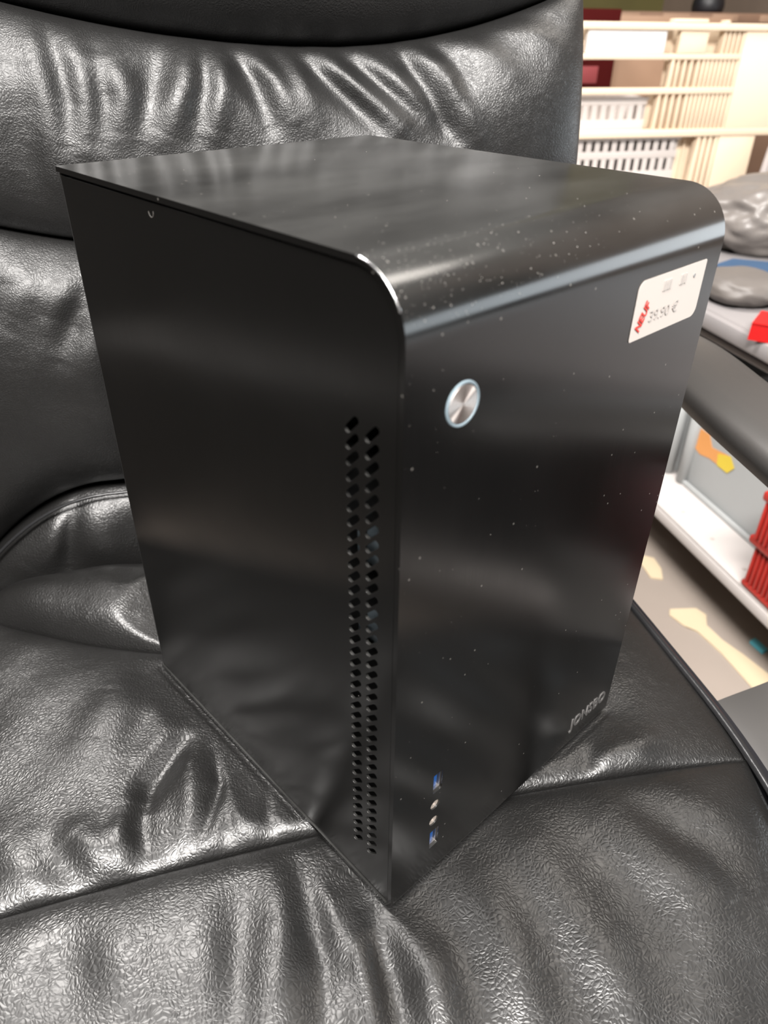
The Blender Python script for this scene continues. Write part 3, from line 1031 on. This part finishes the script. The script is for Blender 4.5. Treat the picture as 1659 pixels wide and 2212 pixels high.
us = rbox('upper_shelf', (X0 + 0.012, Y0, 0.496), (X1, Y1, 0.5035), M_shelf)
rbox('front_beam', (X0 - 0.001, Y0, 0.478), (X0 + 0.020, Y1, 0.5045), M_shelf, 0.006)
rbox('lower_lip', (X0 + 0.028, Y0, 0.452), (X0 + 0.040, Y1, 0.462), M_shelf, 0.002)
rbox('rear_beam', (X1 - 0.02, Y0, 0.470), (X1, Y1, 0.496), M_shelf, 0.004)
ls = rbox('lower_shelf', (X0 + 0.0005, Y0, 0.1325), (X1, Y1, 0.1395), M_plate)
rbox('front_beam', (X0 - 0.001, Y0, 0.112), (X0 + 0.018, Y1, 0.1335), M_plate, 0.003)
rbox('rear_beam', (X1 - 0.02, Y0, 0.106), (X1, Y1, 0.132), M_shelf, 0.004)
for (x, y) in [(X0 + 0.012, Y0 + 0.02), (X0 + 0.012, Y1 - 0.02), (X1 - 0.012, Y0 + 0.02), (X1 - 0.012, Y1 - 0.02)]:
    rbox('post', (x - 0.012, y - 0.02, 0), (x + 0.012, y + 0.02, 0.50), M_shelf, 0.002)
for k in range(9):
    y = 0.58 + k * 0.088
    bm = bmesh.new()
    bmesh.ops.create_cone(bm, cap_ends=True, segments=12, radius1=0.0042, radius2=0.0035, depth=0.0014, matrix=Matrix.Translation(Vector((0.757, y, 0.1400)) - RO))
    link('rivet', bm_mesh(bm, 'rivet'), M_hole, rack)

# --- grey bins on the lower shelf


def grey_bin(label, x0, x1, y0, y1, z1, group=None):
    t = thing('storage_bin', label, 'bin', ((x0 + x1) / 2, (y0 + y1) / 2, 0.1397))
    O = Vector(((x0 + x1) / 2, (y0 + y1) / 2, 0.1397))
    z0 = 0.1397
    ins = 0.012

    def q(n_, lo, hi, m_=M_bin, b_=0.003):
        return box(n_, tuple(Vector(lo) - O), tuple(Vector(hi) - O), m_, t, b_)
    q('floor_panel', (x0 + ins, y0 + ins, z0), (x1 - ins, y1 - ins, z0 + 0.004))
    q('side_wall', (x0 + ins, y0 + ins, z0), (x0 + ins + 0.004, y1 - ins, z1))
    q('side_wall', (x1 - ins - 0.004, y0 + ins, z0), (x1 - ins, y1 - ins, z1))
    q('side_wall', (x0 + ins, y0 + ins, z0), (x1 - ins, y0 + ins + 0.004, z1))
    q('side_wall', (x0 + ins, y1 - ins - 0.004, z0), (x1 - ins, y1 - ins, z1))
    q('rim', (x0 + 0.003, y0 + 0.003, z1 - 0.022), (x0 + 0.012, y1 - 0.003, z1), b_=0.002)
    q('rim', (x0 + 0.003, y0 + 0.003, z1 - 0.022), (x1, y0 + 0.012, z1), b_=0.002)
    q('foot_ledge', (x0 + 0.004, y0 + 0.01, z0), (x0 + ins, y1 - 0.01, z0 + 0.010), b_=0.002)
    for yy in (y0 + 0.018, y1 - 0.018):
        o = link('corner_post', tube_mesh('corner_post', [Vector((x0 + ins, yy, z0)) - O, Vector((x0 + ins, yy, z1)) - O], 0.013, 14, up=(1, 0, 0)), M_bin, t, smooth=True)
    return t


b1 = grey_bin('light grey plastic bin with an orange and yellow tape strip on lower shelf', 0.806, 1.16, 0.55, 0.873, 0.33)
b2 = grey_bin('plain light grey bin behind the taped one on lower shelf', 0.800, 1.16, 0.882, 1.25, 0.33)
O1 = Vector(((0.806 + 1.16) / 2, (0.55 + 0.873) / 2, 0.1397))
Mx = Matrix(((0, 0, -1, 0), (1, 0, 0, 0), (0, 1, 0, 0), (0, 0, 0, 1)))  # (y,z,thick)->(x=-thick,y,z)
mt = Matrix.Translation(Vector((0.8178, 0, 0)) - O1) @ Mx
tape = [(0.850, 0.222), (0.826, 0.216), (0.800, 0.222), (0.776, 0.222), (0.745, 0.222), (0.738, 0.240), (0.750, 0.252), (0.800, 0.244), (0.815, 0.262), (0.845, 0.262)]
prism('tape_strip', tape, 0, 0.0008, M_orange, b1, M=mt)['label'] = 'torn orange tape strip'
prism('tape_strip', [(0.775, 0.221), (0.745, 0.221), (0.732, 0.238), (0.748, 0.253), (0.780, 0.242)], 0.0008, 0.0014, M_yellow, b1, M=mt)['label'] = 'yellow end of the tape'

# --- red ribbed crate hanging over the lower shelf edge
rc = thing('red_crate', 'red ribbed plastic crate at the front edge of the lower shelf', 'crate', (0.80, 0.40, 0.1397))
RO2 = Vector((0.80, 0.40, 0.1397))


def rb(n_, lo, hi, m_=M_red_pl, b_=0.002):
    return box(n_, tuple(Vector(lo) - RO2), tuple(Vector(hi) - RO2), m_, rc, b_)


rb('lower_body', (0.727, 0.22, 0.1397), (0.90, 0.545, 0.222))
rb('upper_body', (0.716, 0.22, 0.238), (0.91, 0.543, 0.31))
rb('ledge', (0.716, 0.21, 0.222), (0.915, 0.553, 0.236), b_=0.004)
rb('ledge', (0.724, 0.21, 0.141), (0.905, 0.548, 0.152), b_=0.004)
rb('rim', (0.710, 0.21, 0.302), (0.915, 0.548, 0.318), b_=0.004)
for x_, z0_, z1_, y_ in ((0.7235, 0.152, 0.222, 0.541), (0.7125, 0.236, 0.302, 0.540)):
    rib = rb('rib', (x_, y_ - 0.0045, z0_), (x_ + 0.005, y_, z1_), b_=0.001)
    for k in range(1, 32):
        r = rib.copy()
        COL.objects.link(r)
        r.parent = rc
        r.location = (0, -k * 0.0098, 0)
db = thing('black_crate_added', 'plain black crate on the lower shelf in front of the red crate', 'crate', (0.92, -0.20, 0.1397))
box('body', (-0.17, -0.62, 0), (0.2, 0.36, 0.28), M_black, db, 0.01)  # out-of-frame crate, added to give the case front something dark to reflect
box('rim', (-0.18, -0.63, 0.27), (0.21, 0.37, 0.30), M_black, db, 0.006)

# --- things lying on the upper shelf


def blob(name, c, s, m_, amp, seed, label, cat, sub=4, rot=0, flat=None, fr=3.0):
    bm = bmesh.new()
    bmesh.ops.create_icosphere(bm, subdivisions=sub, radius=1)
    for v in bm.verts:
        d = v.co.normalized()
        n_ = noise.noise(d * fr + Vector((seed, 0, 0))) + 0.5 * noise.noise(d * fr * 2.3 + Vector((0, seed, 0)))
        r = 1 + amp * n_ - amp * 0.6 * abs(noise.noise(d * fr * 1.7 + Vector((0, 0, seed))))
        p = d * r
        p = Vector((math.copysign(abs(p.x) ** 0.8, p.x) * s[0], math.copysign(abs(p.y) ** 0.8, p.y) * s[1], p.z * s[2]))
        p.z = max(p.z, -s[2] * 0.82)
        v.co = p
    mz = min(v.co.z for v in bm.verts)
    for v in bm.verts:
        v.co.z -= mz
    o = link(name, bm_mesh(bm, name), m_, smooth=True)
    o.location = c
    o.rotation_euler = (0, 0, rot)
    return tag(o, label, cat)


SZ = 0.5048
blob('plastic_bag', (1.12, 1.16, SZ), (0.17, 0.13, 0.075), M_bag, 0.17, 3.1, 'crumpled translucent grey plastic bag on the upper shelf before the crates', 'bag', sub=5, fr=1.7)
blob('grey_cushion', (0.822, 0.845, SZ), (0.065, 0.070, 0.026), M_greypad, 0.08, 7.7, 'small rounded grey-brown pad near the front edge of the upper shelf', 'pad')
bc = prism('blue_cloth', [(0.83, 0.905), (0.87, 0.99), (0.93, 1.02), (1.02, 0.96), (1.01, 0.90), (0.93, 0.88), (0.88, 0.875)], SZ, SZ + 0.018, M_bluecl, bev=0.004)
tag(bc, 'folded dark blue cloth between grey pad and plastic bag', 'cloth')
wb_ = thing('white_box', 'low white box beside the red sleeve on the upper shelf', 'box', (0.905, 0.66, SZ), math.radians(8))
box('body', (-0.07, -0.09, 0), (0.07, 0.09, 0.020), M_white_pl, wb_, 0.004)
box('lid', (-0.072, -0.092, 0.020), (0.072, 0.092, 0.026), M_white_pl, wb_, 0.003)
rs = thing('red_sleeve', 'bright red plastic sleeve standing at the shelf edge', 'sleeve', (0.740, 0.668, SZ))
prism('front_face', [(-0.030, 0.0), (0.045, -0.075), (0.048, -0.072), (-0.027, 0.003)], 0.0, 0.024, M_redbag, rs)
prism('top_fold', [(-0.030, 0.0), (0.045, -0.075), (0.085, -0.040), (0.02, 0.045)], 0.022, 0.0255, M_redbag, rs)
blob('dark_cloth', (1.30, 0.80, SZ), (0.14, 0.17, 0.060), M_dark, 0.35, 5.0, 'dark crumpled cloth behind the plastic bag on the upper shelf', 'cloth')
blob('dark_bag', (1.44, 1.36, SZ), (0.05, 0.15, 0.10), M_dark, 0.3, 9.0, 'dark bag at the back of the shelf right of the cream crates', 'bag')
pp = thing('pale_panel', 'pale lilac panel leaning beside the lower cream crate', 'panel', (1.405, 1.56, SZ), math.radians(0))
box('sheet', (-0.022, -0.006, 0), (0.03, 0.006, 0.165), M_lilac, pp, 0.002, M=Matrix.Rotation(math.radians(6), 4, 'Y'))
box('edge_strip', (-0.026, -0.009, 0), (-0.020, 0.009, 0.165), M_lilac, pp, 0.002, M=Matrix.Rotation(math.radians(6), 4, 'Y'))

# ------------------------------------------------------------------ cream crates at the end of the shelf
FY = 1.60     # front plane


def crate_root(name, label, x0, z0, g=None):
    return thing(name, label, 'crate', (x0, FY + 0.2, z0), 0, g)


def cpart(t, n_, lo, hi, m_=M_cream, b_=0.0015):
    O = t.location
    return box(n_, tuple(Vector(lo) - O), tuple(Vector(hi) - O), m_, t, b_)


def ribs(t, xs, z0, z1, wdt=0.0045, y0=FY + 0.002, y1=FY + 0.026, lean=0.0):
    """one rib mesh copied along xs"""
    r0 = None
    for x in xs:
        if r0 is None:
            r0 = cpart(t, 'rib', (xs[0] - wdt / 2, y0, z0), (xs[0] + wdt / 2, y1, z1), b_=0.0008)
        else:
            r = r0.copy()
            COL.objects.link(r)
            r.parent = t
            r.location = (x - xs[0], 0, 0)


# upper crate: z .664 .. .903
CZ0, CZ1 = 0.662, 0.903
uc = crate_root('cream_crate', 'large cream plastic crate with ribbed front, top of the stack on the shelf', 1.13, CZ0)
L, Rr = 0.70, 1.50
cpart(uc, 'rim', (L, FY - 0.006, 0.884), (Rr, FY + 0.022, 0.899), b_=0.003)
cpart(uc, 'rim_tab', (1.076, FY - 0.006, 0.898), (1.165, FY + 0.020, 0.9065), b_=0.003)
cpart(uc, 'rim_tab', (1.212, FY - 0.006, 0.898), (1.222, FY + 0.020, 0.905), b_=0.002)
cpart(uc, 'front_band', (L, FY, 0.826), (1.275, FY + 0.020, 0.838))
cpart(uc, 'front_band', (L, FY, 0.755), (1.275, FY + 0.020, 0.7685))
cpart(uc, 'bottom_band', (L, FY - 0.002, 0.662), (Rr, FY + 0.022, 0.679))
cpart(uc, 'smooth_panel', (1.2755, FY - 0.001, 0.679), (Rr, FY + 0.020, 0.884))
cpart(uc, 'web', (1.098, FY + 0.040, 0.768), (1.276, FY + 0.044, 0.884))
cpart(uc, 'web', (1.066, FY + 0.040, 0.679), (1.276, FY + 0.044, 0.756))
cpart(uc, 'card_pocket', (0.867, FY + 0.001, 0.8385), (1.066, FY + 0.018, 0.8835), M_white_lab)['label'] = 'white label card in the top row'
cpart(uc, 'pocket_block', (1.102, FY + 0.000, 0.8385), (1.176, FY + 0.018, 0.8835))
cpart(uc, 'web', (0.70, FY + 0.030, 0.838), (1.10, FY + 0.034, 0.884))
cpart(uc, 'slot_frame', (1.093, FY, 0.768), (1.099, FY + 0.02, 0.826))
cpart(uc, 'side_wall', (L, FY + 0.02, CZ0), (L + 0.006, FY + 0.40, 0.899))
cpart(uc, 'side_wall', (Rr - 0.006, FY + 0.02, CZ0), (Rr, FY + 0.40, 0.899))
cpart(uc, 'back_wall', (L, FY + 0.394, CZ0), (Rr, FY + 0.40, 0.890))
cpart(uc, 'floor_panel', (L, FY + 0.02, CZ0), (Rr, FY + 0.40, CZ0 + 0.005))
ribs(uc, [1.222 + 0.0125 * k for k in range(5)], 0.838, 0.884)
ribs(uc, [1.112 + 0.0178 * k for k in range(4)] + [1.179 + 0.0115 * k for k in range(9)], 0.768, 0.826)
ribs(uc, [1.078 + 0.0185 * k for k in range(5)] + [1.165 + 0.0118 * k for k in range(10)], 0.679, 0.755)


def basket(name, label, x0, x1, y0, z0, z1, rows, n, group=None):
    """white slotted basket: front built of bands and slats between slots"""
    t = thing(name, label, 'basket', ((x0 + x1) / 2, y0 + 0.1, z0))
    O = t.location

    def q(n_, lo, hi, b_=0.001):
        return box(n_, tuple(Vector(lo) - O), tuple(Vector(hi) - O), M_white_pl, t, b_)
    zs = [z0] + [v for r in rows for v in r] + [z1]
    for a_, b_ in zip(zs[0::2], zs[1::2]):
        q('band', (x0, y0, a_), (x1, y0 + 0.004, b_))
    step = (x1 - x0) / n
    for (a_, b_) in rows:
        s0 = q('slat', (x0, y0 + 0.0004, a_), (x0 + step * 0.58, y0 + 0.0036, b_), 0)
        for k in range(1, n):
            s_ = s0.copy()
            COL.objects.link(s_)
            s_.parent = t
            s_.location = (k * step, 0, 0)
    q('side_wall', (x0, y0 + 0.004, z0), (x0 + 0.003, y0 + 0.20, z1))
    q('side_wall', (x1 - 0.003, y0 + 0.004, z0), (x1, y0 + 0.20, z1))
    q('back_wall', (x0, y0 + 0.197, z0), (x1, y0 + 0.20, z1))
    q('floor_panel', (x0, y0 + 0.004, z0), (x1, y0 + 0.197, z0 + 0.003))
    q('rim', (x0 - 0.003, y0 - 0.004, z1 - 0.006), (x1 + 0.003, y0 + 0.002, z1))
    return t


basket('slotted_basket', 'white slotted basket inside the upper cream crate', 0.72, 1.060, FY + 0.024, CZ0 + 0.0055, 0.748, [(0.700, 0.731)], 14)
rbx = thing('red_box', 'dark red box standing inside the upper cream crate', 'box', (0.885, FY + 0.33, CZ0 + 0.0055))
box('body', (-0.16, -0.05, 0), (0.212, 0.055, 0.262), M_dkred, rbx, 0.004)
box('paper_tag', (0.085, -0.053, 0.148), (0.125, -0.0505, 0.185), M_pink, rbx, 0.0005)
box('paper_tag', (0.055, -0.053, 0.095), (0.165, -0.0505, 0.135), M_pink, rbx, 0.0005)

# lower crate: z .5036 .. .661
lc = crate_root('cream_crate', 'cream crate under the large one with a wide smooth front panel', 1.13, SZ)
cpart(lc, 'smooth_panel', (1.268, FY, SZ), (1.372, FY + 0.015, 0.661))
cpart(lc, 'side_wall', (1.366, FY + 0.015, SZ), (1.372, FY + 0.38, 0.661))
cpart(lc, 'side_wall', (0.74, FY + 0.015, SZ), (0.746, FY + 0.38, 0.661))
cpart(lc, 'back_wall', (0.74, FY + 0.375, SZ), (1.372, FY + 0.38, 0.661))
cpart(lc, 'floor_panel', (0.74, FY + 0.015, SZ), (1.372, FY + 0.38, SZ + 0.005))
cpart(lc, 'web', (1.166, FY + 0.040, SZ), (1.27, FY + 0.044, 0.661))
cpart(lc, 'inner_divider', (1.190, FY + 0.03, SZ + 0.005), (1.195, FY + 0.34, 0.655))
ribs(lc, [1.212 + 0.0165 * k for k in range(4)], SZ, 0.661, wdt=0.007)
basket('slotted_basket', 'white basket with two rows of slots in front of the lower cream crate', 0.75, 1.165, FY - 0.002 + 0.02, SZ + 0.0055, 0.660, [(0.584, 0.612), (0.630, 0.657)], 18)

# boards lying across the crate's rear edge, and stock beyond
bd = thing('wooden_board', 'long brown board lying behind the cream crate', 'board', (1.3, 2.4, 0.0))
box('panel', (-0.45, -0.20, 0.905), (0.80, 0.10, 0.932), M_brown, bd, 0.003)
box('support_frame', (-0.44, -0.16, 0), (0.79, 0.08, 0.905), M_brown, bd, 0.003)
for k in range(7):
    box('knob_strip', (-0.40 + 0.17 * k, -0.206, 0.908), (-0.31 + 0.17 * k, -0.199, 0.928), M_tan, bd, 0.001)
cb = thing('cardboard_sheet', 'tan cardboard sheet standing in the upper cream crate', 'cardboard', (1.13, FY + 0.375, CZ0 + 0.0055))
box('sheet', (-0.02, -0.006, 0), (0.355, 0.010, 0.250), M_tan, cb, 0.001)
box('fold', (-0.02, -0.016, 0.20), (0.355, -0.006, 0.250), M_tan, cb, 0.001)
kb = tag(link('round_cap', bpy.data.meshes.new('round_cap'), M_black), 'round black cap resting on the brown board behind the crates', 'cap')
bm = bmesh.new()
bmesh.ops.create_uvsphere(bm, u_segments=24, v_segments=14, radius=0.05)
for v in bm.verts:
    v.co.z = max(v.co.z, -0.02) + 0.02
bm.to_mesh(kb.data)
bm.free()
kb.data.polygons.foreach_set('use_smooth', [True] * len(kb.data.polygons))
kb.location = (1.64, 2.32, 0.932)

# ------------------------------------------------------------------ scraps on the floor
oc = prism('floor_offcut', [(0.690, 0.640), (0.700, 0.655), (0.748, 0.646), (0.756, 0.625), (0.738, 0.600), (0.742, 0.560), (0.756, 0.52), (0.775, 0.44), (0.80, 0.33), (0.76, 0.31), (0.722, 0.45), (0.722, 0.53), (0.715, 0.590), (0.700, 0.606)], 0.0, 0.003, M_offcut, bev=0.001)
tag(oc, 'cream paddle-shaped offcut lying on the concrete floor', 'offcut')
sc = prism('paper_scrap', [(0.72, 0.79), (0.735, 0.815), (0.755, 0.80), (0.750, 0.765), (0.735, 0.735), (0.715, 0.745)], 0.0, 0.003, M_offcut)
tag(sc, 'small white paper scrap on the floor near the case edge', 'scrap')
cs = prism('cyan_scrap', [(0.785, 0.545), (0.800, 0.550), (0.803, 0.520), (0.788, 0.515)], 0.0, 0.006, M_cyan, bev=0.001)
tag(cs, 'tiny cyan scrap on the floor by the shelf shadow', 'scrap')
